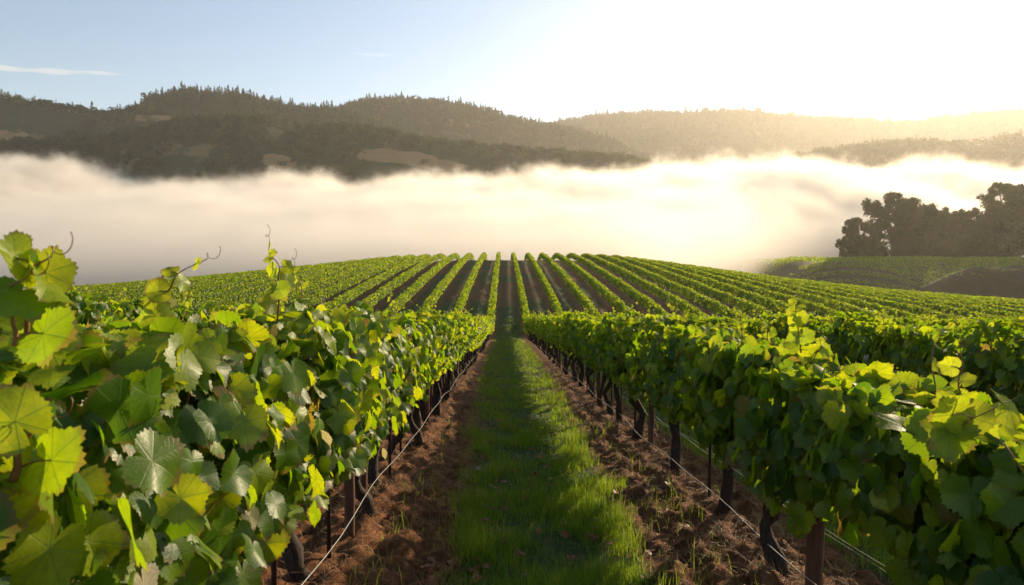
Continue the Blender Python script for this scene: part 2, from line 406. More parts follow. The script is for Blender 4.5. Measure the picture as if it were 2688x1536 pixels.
def stake_mesh(seed):
    rg = np.random.default_rng(seed); a = rg.normal(0, .012, 2)
    V, Fs = tube([[.03, .05, -.1], [.03 + a[0], .05 + a[1], .55], [.03 + 2 * a[0], .05 + 2 * a[1], 1.05]], [.014, .013, .012], 7); A = Acc(); A.add(V, Fs); return A.mesh('stake', M_stake, True)
M_stake = simple('stake_steel', [(.02, .010, .007), (.055, .026, .018)], 40, .7, .3, .002)
STK = [stake_mesh(i) for i in range(4)]
def place_vine(ms, x, y, label, group, rz=0.0, sc=1.0, cane=True):
    z = float(gz(x, y))
    o = bpy.data.objects.new('grapevine', None); COL.objects.link(o); o.location = (x, y, z); o.rotation_euler = (0, 0, rz)
    o.scale = (1, 1, sc); o.empty_display_size = .2
    o['label'] = label; o['category'] = 'grapevine'; o['group'] = group
    for nm, m in zip(('trunk', 'foliage', 'cane'), ms):
        if m is None or (nm == 'cane' and not cane): continue
        c = bpy.data.objects.new(nm, m); COL.objects.link(c); c.parent = o
    if min(abs(x - XL), abs(x - XR)) < .2 and y > 2.5:
        c = bpy.data.objects.new('stake', STK[int(y * 7) % 4]); COL.objects.link(c); c.parent = o; c.location = (0, .30 if rz == 0 else -.30, 0)
    return o
def at(px, py, d):
    """a point seen at photograph position px,py at distance d ahead"""
    return np.array([(px - 1255) / F0 * d, d, -(py - 650) / F0 * d])
ORD = ['first', 'second', 'third', 'fourth', 'fifth', 'sixth', 'seventh', 'eighth', 'ninth', 'tenth', 'eleventh', 'twelfth', 'thirteenth', 'fourteenth', 'fifteenth', 'sixteenth']
def row_words(k):
    if k == 0: return 'sunlit row along the left edge of the grass path', 'grapevines of the row on the left of the grass path'
    if k == 1: return 'shaded row along the right edge of the grass path', 'grapevines of the row on the right of the grass path'
    a = ORD[min(15, (k - 1) if k > 1 else -k)]
    s = 'right' if k > 1 else 'left'
    return '%s row to the %s of the grass path' % (a, s), 'grapevines of the %s row %s of the grass path' % (a, s)
used = []
# ---- near vines, each with its own mesh
def loc(p, x, y): return (p - np.array([x, y, float(gz(x, y))])).tolist()
def near_vine(seed, k, y, label, shoots=(), **kw):
    x = XL + SP * k
    sh = []
    for s in shoots:
        s = dict(s); s['pts'] = [loc(at(*p), x, y) for p in s['pts']]; sh.append(s)
    ms = vine_meshes(seed, 0, shoots=sh, **kw)
    place_vine(ms, x, y, label, row_words(k)[1]); used.append((k, y))
LW = dict(size=.078, zt=1.40, hw=.31, dry=.035)
near_vine(101, 0, .75, 'big blurred grapevine leaves filling the left edge beside the camera', n=700, zb=.60, nsh=0, size=.076, zt=1.36, hw=.30, dry=.008)
near_vine(102, 0, 1.75, 'grapevine at the far left edge with a leafy shoot rising above the fog line', n=740, zb=.60, nsh=0, size=.079, zt=1.36, hw=.32, dry=.015,
          shoots=[dict(pts=[(60, 860, 1.30), (95, 720, 1.28), (120, 640, 1.27)], s0=.072, s1=.05, n=5, r=.005, st=.3), dict(pts=[(40, 860, 1.25), (50, 760, 1.25), (60, 690, 1.22)], s0=.075, s1=.06, n=4, st=.1),
                  dict(pts=[(25, 1200, 1.1), (60, 1080, 1.1), (85, 1040, 1.12)], s0=.07, s1=.06, n=3, r=.007, st=.0)])
near_vine(103, 0, 2.75, 'grapevine with a leaning yellow shoot tip left of the curled tendril', n=720, zb=.55, nsh=1,
          shoots=[dict(pts=[(360, 900, 2.15), (395, 760, 2.12), (430, 700, 2.1), (510, 645, 2.08)], s0=.075, s1=.022, n=8, st=1.0)], **LW)
near_vine(104, 0, 3.75, 'grapevine with a tall thin shoot ending in a curled tendril', n=760, zb=.60, nsh=2,
          shoots=[dict(pts=[(690, 800, 3.05), (700, 700, 3.0), (690, 650, 3.0), (668, 600, 3.0)], s0=.075, s1=.012, n=9, st=1.0)], **LW)
near_vine(105, 0, 4.85, 'grapevine behind the reddish post in the left row', n=680, zb=.62, nsh=3, size=.070, zt=1.40, hw=.30, dry=.035)
near_vine(106, 0, 5.95, 'grapevine just past the pair of posts in the left row', n=700, zb=.62, nsh=3, size=.067, zt=1.40, hw=.30, dry=.025)
near_vine(111, 1, 1.5, 'dark grapevine at the bottom right corner of the photo', n=540, zb=.45, nsh=2, size=.080, zt=1.18, hw=.30)
near_vine(112, 1, 2.65, 'grapevine with a big glowing yellow leaf at the right edge', n=640, zb=.50, nsh=1, size=.080, zt=1.16, hw=.30,
          shoots=[dict(pts=[(2440, 1150, 2.15), (2410, 1020, 2.15), (2400, 900, 2.15)], s0=.075, s1=.035, n=7, st=1.0, r=.005),
                  dict(pts=[(2290, 1090, 2.1), (2380, 1090, 1.98), (2500, 1010, 1.92)], s0=.085, s1=.075, n=8, st=.9)])
near_vine(113, 1, 4.2, 'grapevine behind the stout post at the bottom right', n=600, zb=.55, nsh=2, size=.085, zt=1.42, hw=.31, L=1.7,
          shoots=[dict(pts=[(2000, 880, 3.6), (1990, 800, 3.6), (1985, 745, 3.6)], s0=.07, s1=.025, n=9, st=1.0)])
near_vine(114, 1, 5.45, 'grapevine with the thick dark trunk left of the stout post', n=660, zb=.60, nsh=3, size=.070, zt=1.46, hw=.30)
near_vine(115, 1, 6.8, 'grapevine with the crooked trunk right of the slim brown post', n=680, zb=.62, nsh=3, size=.067, zt=1.48, hw=.30)
near_vine(116, 1, 8.8, 'grapevine just beyond the slim brown post in the right row', n=900, zb=.62, nsh=3, size=.065, zt=1.48, hw=.30, L=1.9)
# ---- shared meshes further on
VAR1 = [vine_meshes(200 + i, 1, L=1.45, n=680, size=.064, zb=.74, zt=1.50 + .03 * (i % 3), hw=.29, nsh=3, dry=.012) for i in range(6)]
VAR2 = [vine_meshes(300 + i, 2, L=1.45, n=600, size=.068, zb=.74, zt=1.50 + .03 * (i % 3), hw=.29, nsh=2) for i in range(6)]
rs = random.Random(4)
cand = []
for k in range(-28, 36):
    x = XL + SP * k
    y = {0: 7.15, 1: 9.85}.get(k, 1.2 + (k * .37) % 1.2)
    while y < 60:
        if abs(x) < .80 * y + 1.0: cand.append((math.hypot(x, y * (.75 if k in (0, 1) else 1)), k, x, y))
        y += {0: .82, 1: 1.1}.get(k, 1.25)
cand.sort(); NIND = 288; last = {}
for d, k, x, y in cand[:NIND]:
    rw, gp = row_words(k); last[k] = max(last.get(k, 0), y)
    far = y > 17
    ms = (VAR2 if far else VAR1)[rs.randrange(6)]
    place_vine(ms, x + rs.uniform(-.03, .03), y + rs.uniform(-.08, .08), 'leafy grapevine in the ' + rw, gp, math.pi if rs.random() < .5 else 0.0, rs.uniform(.94, 1.06) * (.92 if k == 0 else 1), cane=not far)
# ---- the rest of the field as one object
rng = np.random.default_rng(77); acc = Acc()
for k in range(-34, 44):
    x = XL + SP * k
    y0 = last.get(k, max(3, (abs(x) - 3) / .85)) + .6
    y1 = 148.0
    segs = np.arange(y0, y1, 6.0)
    for a in segs:
        b = min(a + 6, y1)
        if b - a < .3: continue
        s = .064 + .0009 * a; n = int((b - a) * 3.0 / s ** 2 * 1.25 / 2.2)
        P, N, T, sz, st = canopy(rng, b - a, .45, 1.40, .25, n, s, rng.uniform(0, 99))
        bump = .10 * vn(P[:, 1] * .9 + k * 17 + a, np.full(n, .5), 61); P[:, 2] += bump * smooth(.8, 1.5, P[:, 2])
        yy = P[:, 1] + (a + b) / 2; gap = vn(yy * .55 + k * 31.7, np.full(n, 2.2), 71)
        keep = gap > -.86
        P = np.stack([P[:, 0] + x, yy, P[:, 2] + gz0(np.full(n, x), yy) + .08], -1)
        Pi, Ni, Ti, si = light_block_leaves(rng, b - a, .5, 1.34, .19, 2.4); Yi = Pi[:, 1] + (a + b) / 2; ki = vn(Yi * .55 + k * 31.7, np.full(len(Yi), 2.2), 71) > -.86  # oversized hidden leaves, added to keep the row sides dark
        Pi = np.stack([Pi[:, 0] + x, Yi, Pi[:, 2] + gz0(np.full(len(Yi), x), Yi) + .08], -1); put_leaves(acc, Pi[ki], Ni[ki], Ti[ki], si[ki], 2, 0, rng)
        put_leaves(acc, P[keep], N[keep], T[keep], sz[keep], 2, np.clip(st[keep] * 1.2, 0, 1), rng)  # top yellowing raised so distant row tops look sunlit
link('distant_grapevines', acc.mesh('distant_grapevines', M_leaf_far), kind='stuff', label='long rows of grapevines climbing the hill to the crest', cat='grapevines')
print('far verts', acc.n)
# ------------------------------------------------------------------ posts and wires
def post_mesh(seed, r, h, square=False):
    rg = np.random.default_rng(seed); n = 9; q = np.linspace(0, 1, n)
    P = np.stack([.004 * rg.normal(0, 1, n), .004 * rg.normal(0, 1, n), -.2 + q * (h + .2)], -1)
    V, Fs = tube(P, r * (1 + .02 * rg.normal(0, 1, n)), 4 if square else 12); A = Acc(); A.add(V, Fs)
    return A.mesh('post', M_post, not square)
PM = [post_mesh(1, .046, 1.22), post_mesh(2, .035, 1.5), post_mesh(3, .028, 1.5, True)]
ring = []
for i in range(3):
    A = Acc(); th = np.linspace(0, 2 * np.pi, 17)
    for zz in (.62, 1.0): V, Fs = tube(np.stack([np.cos(th) * (.05 - .007 * i), np.sin(th) * (.05 - .007 * i), np.full(17, zz)], -1), .003, 4); A.add(V, Fs)
    ring.append(A.mesh('wire_tie', M_wire, True))
def post(x, y, v, label, group=None):
    o = link('trellis_post', PM[v], None, (x, y, float(gz(x, y))), label, 'post', group, rz=.3 * y)
    link('wire_tie', ring[v], o)
post(XL + SP, 3.74, 0, 'stout round dark wooden post at the bottom right', 'trellis posts')
post(XL + SP + .02, 8.1, 1, 'slim brown post standing alone in the right row beside crooked trunks', 'trellis posts')
post(XL + .04, 4.62, 1, 'reddish brown post at the front of the left row by the pale wire', 'trellis posts')
post(XL + .02, 5.18, 2, 'dark square post just behind the reddish post in the left row', 'trellis posts')
for i in range(1, 8):
    post(XL, 5.18 + 4.5 * i, 1 + i % 2, 'dark trellis post under the leaves of the left row', 'trellis posts farther along the left row')
    post(XL + SP, 8.1 + 4.4 * i, 1, 'dark trellis post under the leaves of the right row', 'trellis posts farther along the right row')
def wire(name, x, h, y0, y1, r, label, cat, sag=.02):
    y = np.arange(y0, y1, .35)
    z = gz0(np.full(len(y), x), y) + h + .05 + sag * np.sin(y * 1.4) - .012 * np.cos(y * 3.1)
    V, Fs = tube(np.stack([x + .008 * np.sin(y * 2.1), y, z], -1), r, 6); A = Acc(); A.add(V, Fs)
    o = link(name, A.mesh(name, M_wire, True), None, None, label, cat)
wire('irrigation_line', XL + .12, .32, .5, 30, .0032, 'pale low line running along the foot of the left row', 'wire')
wire('irrigation_line', XR - .10, .27, 1, 34, .0035, 'pale low line running along the foot of the right row', 'wire')
wire('trellis_wire', XR + .06, .47, 1, 34, .0024, 'thin bright wire just behind the stout post at the bottom right', 'wire', .008)
wire('trellis_wire', XR + .22, .40, 1, 9, .0022, 'outermost thin wire at the bottom right corner', 'wire', .008)
# ------------------------------------------------------------------ grass, straw, litter
def blade_mat():
    t = NT('grass_blade'); rnd = t.n('NewGeometry').outputs['Random Per Island']
    c = t.ramp(rnd, [(0, (.045, .105, .008)), (.6, (.09, .16, .010)), (.93, (.18, .22, .02)), (1, (.28, .22, .09))])
    tr = t.ramp(rnd, [(0, (.17, .36, .01)), (.7, (.42, .56, .015)), (1, (.50, .50, .08))])
    p = t.n('BsdfPrincipled', {'Base Color': c, 'Roughness': .45, 'Specular IOR Level': .35}); q = t.n('BsdfTranslucent', {'Color': tr})
    return t.surf(t.n('MixShader', {0: .42, 1: p.outputs[0], 2: q.outputs[0]}).outputs[0])
M_grass = blade_mat()
def blades(acc, X, Y, h, w_, rng, lean=.35, seg=3, zofs=0.0):
    n = len(X); Z = gz(X, Y) - .005 + zofs
    a = rng.uniform(0, 2 * np.pi, n); l = np.abs(rng.normal(0, lean, n)); b = rng.uniform(0, 2 * np.pi, n)
    D = np.stack([np.cos(a), np.sin(a)], -1); Wd = np.stack([np.cos(b), np.sin(b), np.zeros(n)], -1)
    rows = []
    for s in range(seg + 1):
        f = s / seg
        c = np.stack([X + D[:, 0] * l * h * f ** 1.8, Y + D[:, 1] * l * h * f ** 1.8, Z + h * f * (1 - .25 * np.minimum(l, 2) * f)], -1)
        ww = (w_ * (1 - f ** 1.5) * .5)[:, None]
        if s < seg: rows += [c - Wd * ww, c + Wd * ww]
        else: rows += [c]
    V = np.stack(rows, 1); m = V.shape[1]; off = (np.arange(n) * m)[:, None, None]
    q = np.array([[2 * s, 2 * s + 1, 2 * s + 3, 2 * s + 2] for s in range(seg - 1)]); t3 = np.array([[2 * seg - 2, 2 * seg - 1, 2 * seg]])
    Fs = [(t3[None] + off).reshape(-1, 3)]
    if seg > 1: Fs.append((q[None] + off).reshape(-1, 4))
    acc.add(V.reshape(-1, 3), Fs)
rng = np.random.default_rng(5); acc = Acc()
def grass_patch(k, y0, y1, dens, h, w_, seg):
    xm = XL + SP * (k + .5); n = int((y1 - y0) * 2.4 * dens)
    X = xm + rng.uniform(-1.2, 1.2, n); Y = rng.uniform(y0, y1, n)
    e = grass_half(Y) - np.abs(X - xm) + .14 * fbm(X * 3, Y * 2, 5, 3)
    tuft = fbm(X * 3.3, Y * 3.3, 88, 3)
    keep = rng.random(n) < smooth(-.10, .12, e) * np.clip(.65 + 1.3 * tuft, .08, 1) + .025
    X = X[keep]; Y = Y[keep]; tf = tuft[keep]
    blades(acc, X, Y, h * rng.uniform(.45, 1.25, len(X)) * (1 + 1.2 * tf), w_ * rng.uniform(.6, 1.3, len(X)), rng, .45, seg)
for a, b, dn, h, w_, sg in ((2.8, 6, 5600, .135, .0036, 3), (6, 10, 2800, .12, .005, 2), (10, 18, 1100, .085, .008, 2), (18, 34, 420, .085, .014, 1), (34, 60, 150, .09, .028, 1)):
    grass_patch(0, a, b, dn, h, w_, sg)
    for k in (1, -1): grass_patch(k, max(a, 3.5), b, dn * (.55 if k == 1 else .12), h * 1.1, w_ * 1.3, min(sg, 2))
link('grass', acc.mesh('grass', M_grass), kind='stuff', label='green grass strip running down the middle between the two nearest rows', cat='grass')
acc = Acc()
for k in (0, 1):
    x = XL + SP * k; n = 34000 if k else 24000
    Y = 2.5 + 22 * rng.random(n) ** 1.7; X = x + rng.normal(0, .48, n)
    m = rng.random(n) < .6 + .9 * fbm(X * 2.3, Y * 2.3, 55, 3); X = X[m]; Y = Y[m]
    blades(acc, X, Y, rng.uniform(.02, .075, len(X)), .004 + .0004 * Y, rng, 1.6, 2, .002)
link('dry_straw', acc.mesh('dry_straw', M_straw), kind='stuff', label='dry brown straw and roots scattered over the tilled soil', cat='straw')
acc = Acc(); n = 520
Y = 3.2 + 12 * rng.random(n) ** 1.5; c = rng.random(n)
X = np.where(c < .45, XL + SP / 2 - .62 + rng.normal(0, .13, n), np.where(c < .75, XL + SP / 2 + rng.normal(0, .35, n), XL + SP / 2 + .9 + rng.normal(0, .3, n)))
cl = fbm(X * 1.2, Y * 1.2, 91, 2); m = cl > -.2; X = X[m]; Y = Y[m]; n = len(X)
put_leaves(acc, np.stack([X, Y, gz(X, Y) + .02 + .03 * (np.abs(X - .32) < .5)], -1), np.stack([rng.normal(0, .35, n), rng.normal(0, .35, n), np.ones(n)], -1), rng.normal(0, 1, (n, 3)), rng.uniform(.022, .045, n), 1, 0, rng)
link('fallen_leaves', acc.mesh('fallen_leaves', M_litter), kind='stuff', label='dark red fallen vine leaves lying on the path and soil', cat='fallen leaves')
# ------------------------------------------------------------------ far hills
def hill_mat(name, grass, wood, pts):
    t = NT(name); pos = t.n('NewGeometry').outputs['Position']
    sp = t.n('SeparateXYZ', {0: pos}); nz = t.math('MULTIPLY', t.math('SUBTRACT', t.noise(.035, 5, pos, .65), .5), 3.0)
    m = t.math('MULTIPLY', t.mr(t.noise(.02, 4, pos, .6), .56, .64), .45)
    for x, y, a, b in pts:
        dx = t.math('DIVIDE', t.math('SUBTRACT', sp.outputs[0], x), a); dy = t.math('DIVIDE', t.math('SUBTRACT', sp.outputs[1], y), b)
        r = t.math('ADD', t.math('ADD', t.math('MULTIPLY', dx, dx), t.math('MULTIPLY', dy, dy)), nz)
        m = t.math('MAXIMUM', m, t.mr(r, .7, 1.15, 1., 0.))
    wv = t.mix(t.noise(.05, 4, pos), wood, tuple(c * 1.7 for c in wood))
    g = t.mix(t.noise(.06, 5, pos), grass, tuple(c * .55 for c in grass))
    c = t.mix(m, wv, g)
    b = t.n('Bump', {'Strength': .5, 'Distance': 2., 'Height': t.noise(.12, 5, pos, .7)}).outputs[0]
    return t.surf(t.n('BsdfPrincipled', {'Base Color': c, 'Roughness': .95, 'Normal': b, 'Specular IOR Level': .05}).outputs[0])
M_wood = NT('forest_leaf')
def _fm():
    t = M_wood; rnd = t.n('NewGeometry').outputs['Random Per Island']
    st = t.n('Attribute', attribute_name='state').outputs['Fac']
    tone = t.math('FRACT', t.math('ADD', t.math('ADD', st, t.n('ObjectInfo').outputs['Random']), t.math('MULTIPLY', rnd, .22)))
    c = t.ramp(tone, [(0, (.008, .022, .007)), (.4, (.018, .042, .010)), (.75, (.045, .078, .016)), (1, (.095, .105, .025))])
    p = t.n('BsdfDiffuse', {'Color': c}); q = t.n('BsdfTranslucent', {'Color': t.mix(.5, c, (.10, .11, .02))})
    return t.surf(t.n('MixShader', {0: .3, 1: p.outputs[0], 2: q.outputs[0]}).outputs[0])
M_wood = _fm()
class Hill:
    def __init__(s, D, prof, depth, base=-40, seed=0, spur=.12):
        s.D = D; s.x = np.array([(p[0] - 1255) / F0 * D for p in prof]); s.h = np.array([(650 - p[1]) / F0 * D for p in prof])
        s.depth = depth; s.base = base; s.seed = seed; s.spur = spur
    def ridge_y(s, X): return s.D + .08 * s.D * fbm(X / (s.D * .3), X * 0 + .5, s.seed + 9, 2)
    def z(s, X, Y):
        H = np.interp(X, s.x, s.h)
        v = (s.ridge_y(X) - Y) / s.depth          # 0 ridge, 1 foot
        f = 1 - smooth(-.05, 1.05, np.clip(v, 0, 1.1)) * .98
        f = np.where(v < 0, 1 - .8 * smooth(0, 1, -v), f)
        nz = s.spur * s.D * fbm(X / (s.D * .22), Y / (s.D * .22), s.seed, 4) * np.clip(np.abs(v) * 2.2, 0, 1)
        return s.base + (H - s.base) * f + nz * .5
    def mesh(s, name, mat, nx=170, ny=46):
        m = s.D * .12
        xs = np.linspace(s.x[0], s.x[-1], nx); v = np.linspace(-1, 1.1, ny)
        X = np.repeat(xs[None], ny, 0); Y = s.ridge_y(X) - v[:, None] * s.depth
        Z = s.z(X, Y)
        return link(name, mesh_np(name, np.stack([X, Y, Z], -1).reshape(-1, 3), grid_faces(nx, ny)[:, ::-1], mat, True), kind='structure')
def foot(prof): return prof
H_far = Hill(2200, [(1150, 420), (1300, 345), (1400, 322), (1500, 306), (1600, 297), (1720, 296), (1850, 286), (2000, 288), (2100, 290), (2200, 296), (2290, 308), (2350, 296), (2450, 286), (2600, 280), (2900, 270)], 520, seed=3, spur=.10)
H_right = Hill(1150, [(1780, 470), (1900, 410), (2050, 385), (2150, 372), (2250, 366), (2380, 372), (2500, 350), (2650, 330), (2900, 300)], 330, seed=13, spur=.08)
H_mid = Hill(1420, [(500, 300), (700, 290), (840, 284), (900, 268), (1000, 262), (1100, 267), (1200, 282), (1300, 310), (1400, 325), (1500, 345), (1600, 392), (1700, 450), (1800, 520)], 420, seed=23, spur=.10)
H_ridge = Hill(1130, [(200, 330), (320, 300), (400, 268), (470, 256), (560, 250), (650, 260), (740, 276), (840, 288), (950, 320), (1080, 380), (1200, 460)], 260, seed=33, spur=.08)
H_left = Hill(1020, [(-500, 215), (-200, 235), (0, 262), (130, 278), (220, 292), (290, 305), (380, 297), (450, 300), (560, 330), (700, 370), (900, 440)], 300, seed=43, spur=.07)
H_front = Hill(850, [(-500, 420), (-200, 400), (0, 372), (150, 352), (300, 338), (450, 312), (560, 310), (700, 316), (850, 334), (960, 350), (1100, 372), (1250, 382), (1400, 398), (1550, 412), (1650, 430), (1800, 520)], 230, seed=53, spur=.07)
# tree kinds for the hills, metres tall = 1 (scaled)
def clump_faces(P, s, rng, out=None):
    n = len(P); A = rng.normal(0, 1, (n, 3)); A /= np.linalg.norm(A, axis=1)[:, None]
    if out is not None:
        O = out / (np.linalg.norm(out, axis=1)[:, None] + 1e-9) + rng.normal(0, .45, (n, 3))
        A = np.cross(O, A); A /= np.linalg.norm(A, axis=1)[:, None] + 1e-9
    else: O = rng.normal(0, 1, (n, 3))
    B = np.cross(A, O); B /= np.linalg.norm(B, axis=1)[:, None]
    C = np.cross(A, B); s = np.broadcast_to(s, (n,))[:, None]
    k = [(-.9, -.1), (-.1, -.8), (.9, -.05), (.15, .85)]
    V = np.stack([P + s * (a * A + b * B + .25 * C * ((i % 2) - .5)) for i, (a, b) in enumerate(k)], 1)
    return V.reshape(-1, 3), (np.arange(n)[:, None] * 4 + np.arange(4)[None])
def tree_conifer(rng, n):
    z = rng.random(n) ** 1.25; a = rng.uniform(0, 6.28, n); lay = .75 + .25 * np.sin(z * 38)
    r = (.02 + .27 * (1 - z) ** .85) * lay * (1 - .3 * rng.random(n))
    return np.stack([r * np.cos(a), r * np.sin(a), .02 + .98 * z], -1), .035 + .03 * (1 - z), np.stack([np.cos(a), np.sin(a), a * 0 + .5], -1)
def tree_round(rng, n):
    L = rng.integers(4, 7); c = np.stack([rng.normal(0, .17, L), rng.normal(0, .17, L), rng.uniform(.22, .66, L)], -1); rr = rng.uniform(.20, .32, L)
    i = rng.integers(0, L, n); d = rng.normal(0, 1, (n, 3)); d /= np.linalg.norm(d, axis=1)[:, None]
    return c[i] + d * rr[i][:, None] * rng.uniform(.6, 1.05, n)[:, None] * [1, 1, .8], .06, d
def far_tree_mesh(seed, kind, n):
    rg = np.random.default_rng(seed); P, s, ou = (tree_conifer if kind else tree_round)(rg, n)
    V, Fq = clump_faces(P, s, rg, ou); Vt, Ft = tube([[0, 0, -.05], [0, 0, .35], [.01, 0, .7]], [.025, .018, .008], 5)
    F = [Fq, Ft[0] + len(V)]; V2 = np.vstack([V, Vt]); mi = np.concatenate([np.zeros(len(Fq)), np.ones(len(Ft[0]))])
    return mesh_np('conifer_tree' if kind else 'round_tree', V2, F, [M_wood, M_bark], midx=mi)
CON = [far_tree_mesh(500 + i, 1, 200) for i in range(5)]; RND = [far_tree_mesh(520 + i, 0, 260) for i in range(5)]
MEADOWS = {}
def pix_patch(hill, name, px, py, a, b):
    # the place on the hill seen at px,py, kept as a clearing a x b metres
    X = (px - 1255) / F0 * hill.D; best = None
    for v in np.linspace(.02, .95, 60):
        Y = float(hill.ridge_y(np.array(X))) - v * hill.depth; x = (px - 1255) / F0 * Y
        z = float(hill.z(np.array(x), np.array(Y))); e = abs(650 - z / Y * F0 - py)
        if best is None or e < best[0]: best = (e, x, Y)
    MEADOWS.setdefault(name, []).append((best[1], best[2], a, b))
def skyline(hill, x0, x1, n, conif, hmin, hmax, label, group, seed, voff=0.0):
    rg = random.Random(seed)
    for i in range(n):
        px = x0 + (x1 - x0) * (i + rg.uniform(.1, .9)) / n
        X = (px - 1255) / F0 * hill.D; v = voff + rg.uniform(-.02, .05)
        Y = float(hill.ridge_y(np.array(X))) - v * hill.depth
        X = X * Y / hill.D; Z = float(hill.z(np.array(X), np.array(Y)))
        c = rg.random() < conif
        o = link('conifer_tree' if c else 'round_tree', (CON if c else RND)[rg.randrange(5)], None, (X, Y, Z - 1.5), label[0 if c else 1], 'tree', group, rz=rg.uniform(0, 6))
        h = rg.uniform(hmin, hmax); wd = rg.uniform(.8, 1.15)
        o.scale = (h * wd, h * wd, h)
def meadow(X, Y, pts):
    r = 0
    for x, y, a, b in pts: r = r + (((X - x) / a) ** 2 + ((Y - y) / b) ** 2 + .9 * fbm(X / 18, Y / 10, 3, 3) < 1)
    return np.broadcast_to(np.asarray(r) > 0, np.shape(X)).astype(bool)
pix_patch(H_left, 'left_hill', 455, 303, 75, 34); pix_patch(H_left, 'left_hill', 10, 352, 46, 16)
pix_patch(H_front, 'front_hill', 1040, 400, 66, 11); pix_patch(H_front, 'front_hill', 950, 388, 34, 8); pix_patch(H_front, 'front_hill', 700, 408, 24, 9)
for nm, hh in (('far_hill', H_far), ('right_hill', H_right), ('middle_hill', H_mid), ('ridge_hill', H_ridge), ('left_hill', H_left), ('front_hill', H_front)):
    hh.mesh(nm, hill_mat('hill_cover', (.34, .21, .10), (.022, .036, .013), MEADOWS.get(nm, [])))
skyline(H_ridge, 395, 850, 66, .7, 13, 27, ('dark pointed conifer on the crest of the steep wooded ridge', 'dark rounded tree on the crest of the steep wooded ridge'), 'trees on the crest of the wooded ridge', 1)
skyline(H_left, -20, 385, 48, .2, 12, 25, ('dark conifer on the crest of the far left hill', 'dark round tree on the crest of the far left hill'), 'trees on the crest of the far left hill', 2)
skyline(H_mid, 850, 1560, 72, .7, 12, 26, ('grey conifer on the crest of the middle hill', 'grey rounded tree on the crest of the middle hill'), 'trees on the crest of the middle hill', 3)
skyline(H_far, 1420, 2560, 84, .6, 20, 42, ('pale conifer on the crest of the hazy far hill', 'pale rounded tree on the crest of the hazy far hill'), 'trees on the crest of the hazy far hill', 4)
skyline(H_front, 480, 1620, 36, .0, 12, 21, ('', 'broad dark oak on the brow of the hill just above the fog'), 'oaks on the brow of the hill above the fog', 5)
def forest(name, hill, n, conif, hmin, hmax, nf, seed, label, vmin=0.0, vmax=.75, thr=-.2):
    rg = np.random.default_rng(seed); acc = Acc()
    X = rg.uniform(hill.x[0], hill.x[-1], n); v = vmin - .03 + vmax * rg.random(n) ** 1.4
    Y = hill.ridge_y(X) - v * hill.depth
    m = fbm(X / 90, Y / 60, seed, 3) > thr
    vis = (np.abs(X) < .86 * Y + 40) & ~((rg.random(n) > .10) & meadow(X, Y, MEADOWS.get({'left_woodland': 'left_hill', 'front_woodland': 'front_hill', 'middle_woodland': 'middle_hill'}.get(name), [])))
    X = X[m & vis]; Y = Y[m & vis]; Z = hill.z(X, Y); k = len(X)
    hh = rg.uniform(hmin, hmax, k); tp = rg.integers(0, 3, k); cf = rg.random(k) < conif
    for ty in (0, 1):
        for i in range(3):
            P, s, ou = (tree_conifer if ty else tree_round)(rg, nf); V, Fq = clump_faces(P, np.broadcast_to(s, (nf,)) * (1.5 if nf < 60 else 1.15), rg, ou)
            q = np.where((tp == i) & (cf == bool(ty)))[0]
            if not len(q): continue
            W = np.stack([X[q], Y[q], Z[q] - .5], -1)[:, None] + V[None] * hh[q][:, None, None]
            acc.add(W.reshape(-1, 3), (Fq[None] + (np.arange(len(q)) * len(V))[:, None, None]).reshape(-1, 4), None, np.repeat(rg.random(len(q)), len(V)))
    link(name, acc.mesh(name, M_wood), kind='stuff', label=label, cat='woodland')
forest('ridge_woodland', H_ridge, 2600, .6, 11, 19, 90, 601, 'dense dark wood covering the steep ridge left of centre', 0, .8, -.6)
forest('left_woodland', H_left, 2600, .15, 10, 18, 90, 602, 'dark wood on the left hillside with gaps of dry grass', 0, .8, -.25)
forest('middle_woodland', H_mid, 4600, .6, 11, 19, 54, 603, 'grey green wood covering the middle hill', 0, .8, -.7)
forest('far_woodland', H_far, 8000, .5, 18, 30, 34, 604, 'pale wood covering the hazy far hill', 0, .5, -1)
forest('right_woodland', H_right, 2600, .2, 10, 18, 60, 605, 'golden hazed wood on the low hill at the right', 0, .7, -.5)
forest('front_woodland', H_front, 4200, .02, 9, 17, 100, 606, 'dark oak wood on the slope just above the fog', 0, .85, -.35)
# ------------------------------------------------------------------ vineyard hillside, mound and oaks on the right
def hz2(X, Y):
    f = smooth(140, 232, Y) * smooth(78, 118, X + .12 * (Y - 230))
    return -24 + 24.2 * f + .6 * fbm(X / 14, Y / 14, 71, 3) - .02 * np.clip(Y - 235, 0, None)
xs = np.linspace(60, 330, 110); ys = np.linspace(138, 360, 90); A_, B_ = np.meshgrid(xs, ys)
def slope_mat(name, a, b):
    return simple(name, [a, b], .35, .95, .5, .3, None, .1, 6)
link('vineyard_slope', mesh_np('vineyard_slope', np.stack([A_, B_, hz2(A_, B_)], -1).reshape(-1, 3), grid_faces(110, 90), slope_mat('slope_soil', (.07, .06, .025), (.13, .10, .05)), True), kind='structure')
def mound_z(X, Y):
    e = np.clip(1 - ((X - 150) / 40) ** 2 - ((Y - 192) / 17) ** 2, 0, 1)
    return -18 + 17.0 * e ** .5 + 2.2 * fbm(X / 11, Y / 8, 75, 5)
xs = np.linspace(105, 200, 70); ys = np.linspace(158, 214, 50); A_, B_ = np.meshgrid(xs, ys)
link('soil_mound', mesh_np('soil_mound', np.stack([A_, B_, mound_z(A_, B_)], -1).reshape(-1, 3), grid_faces(70, 50), slope_mat('mound_soil', (.028, .020, .011), (.060, .040, .024)), True), kind='structure')
rng = np.random.default_rng(19); acc = Acc(); n = 2600
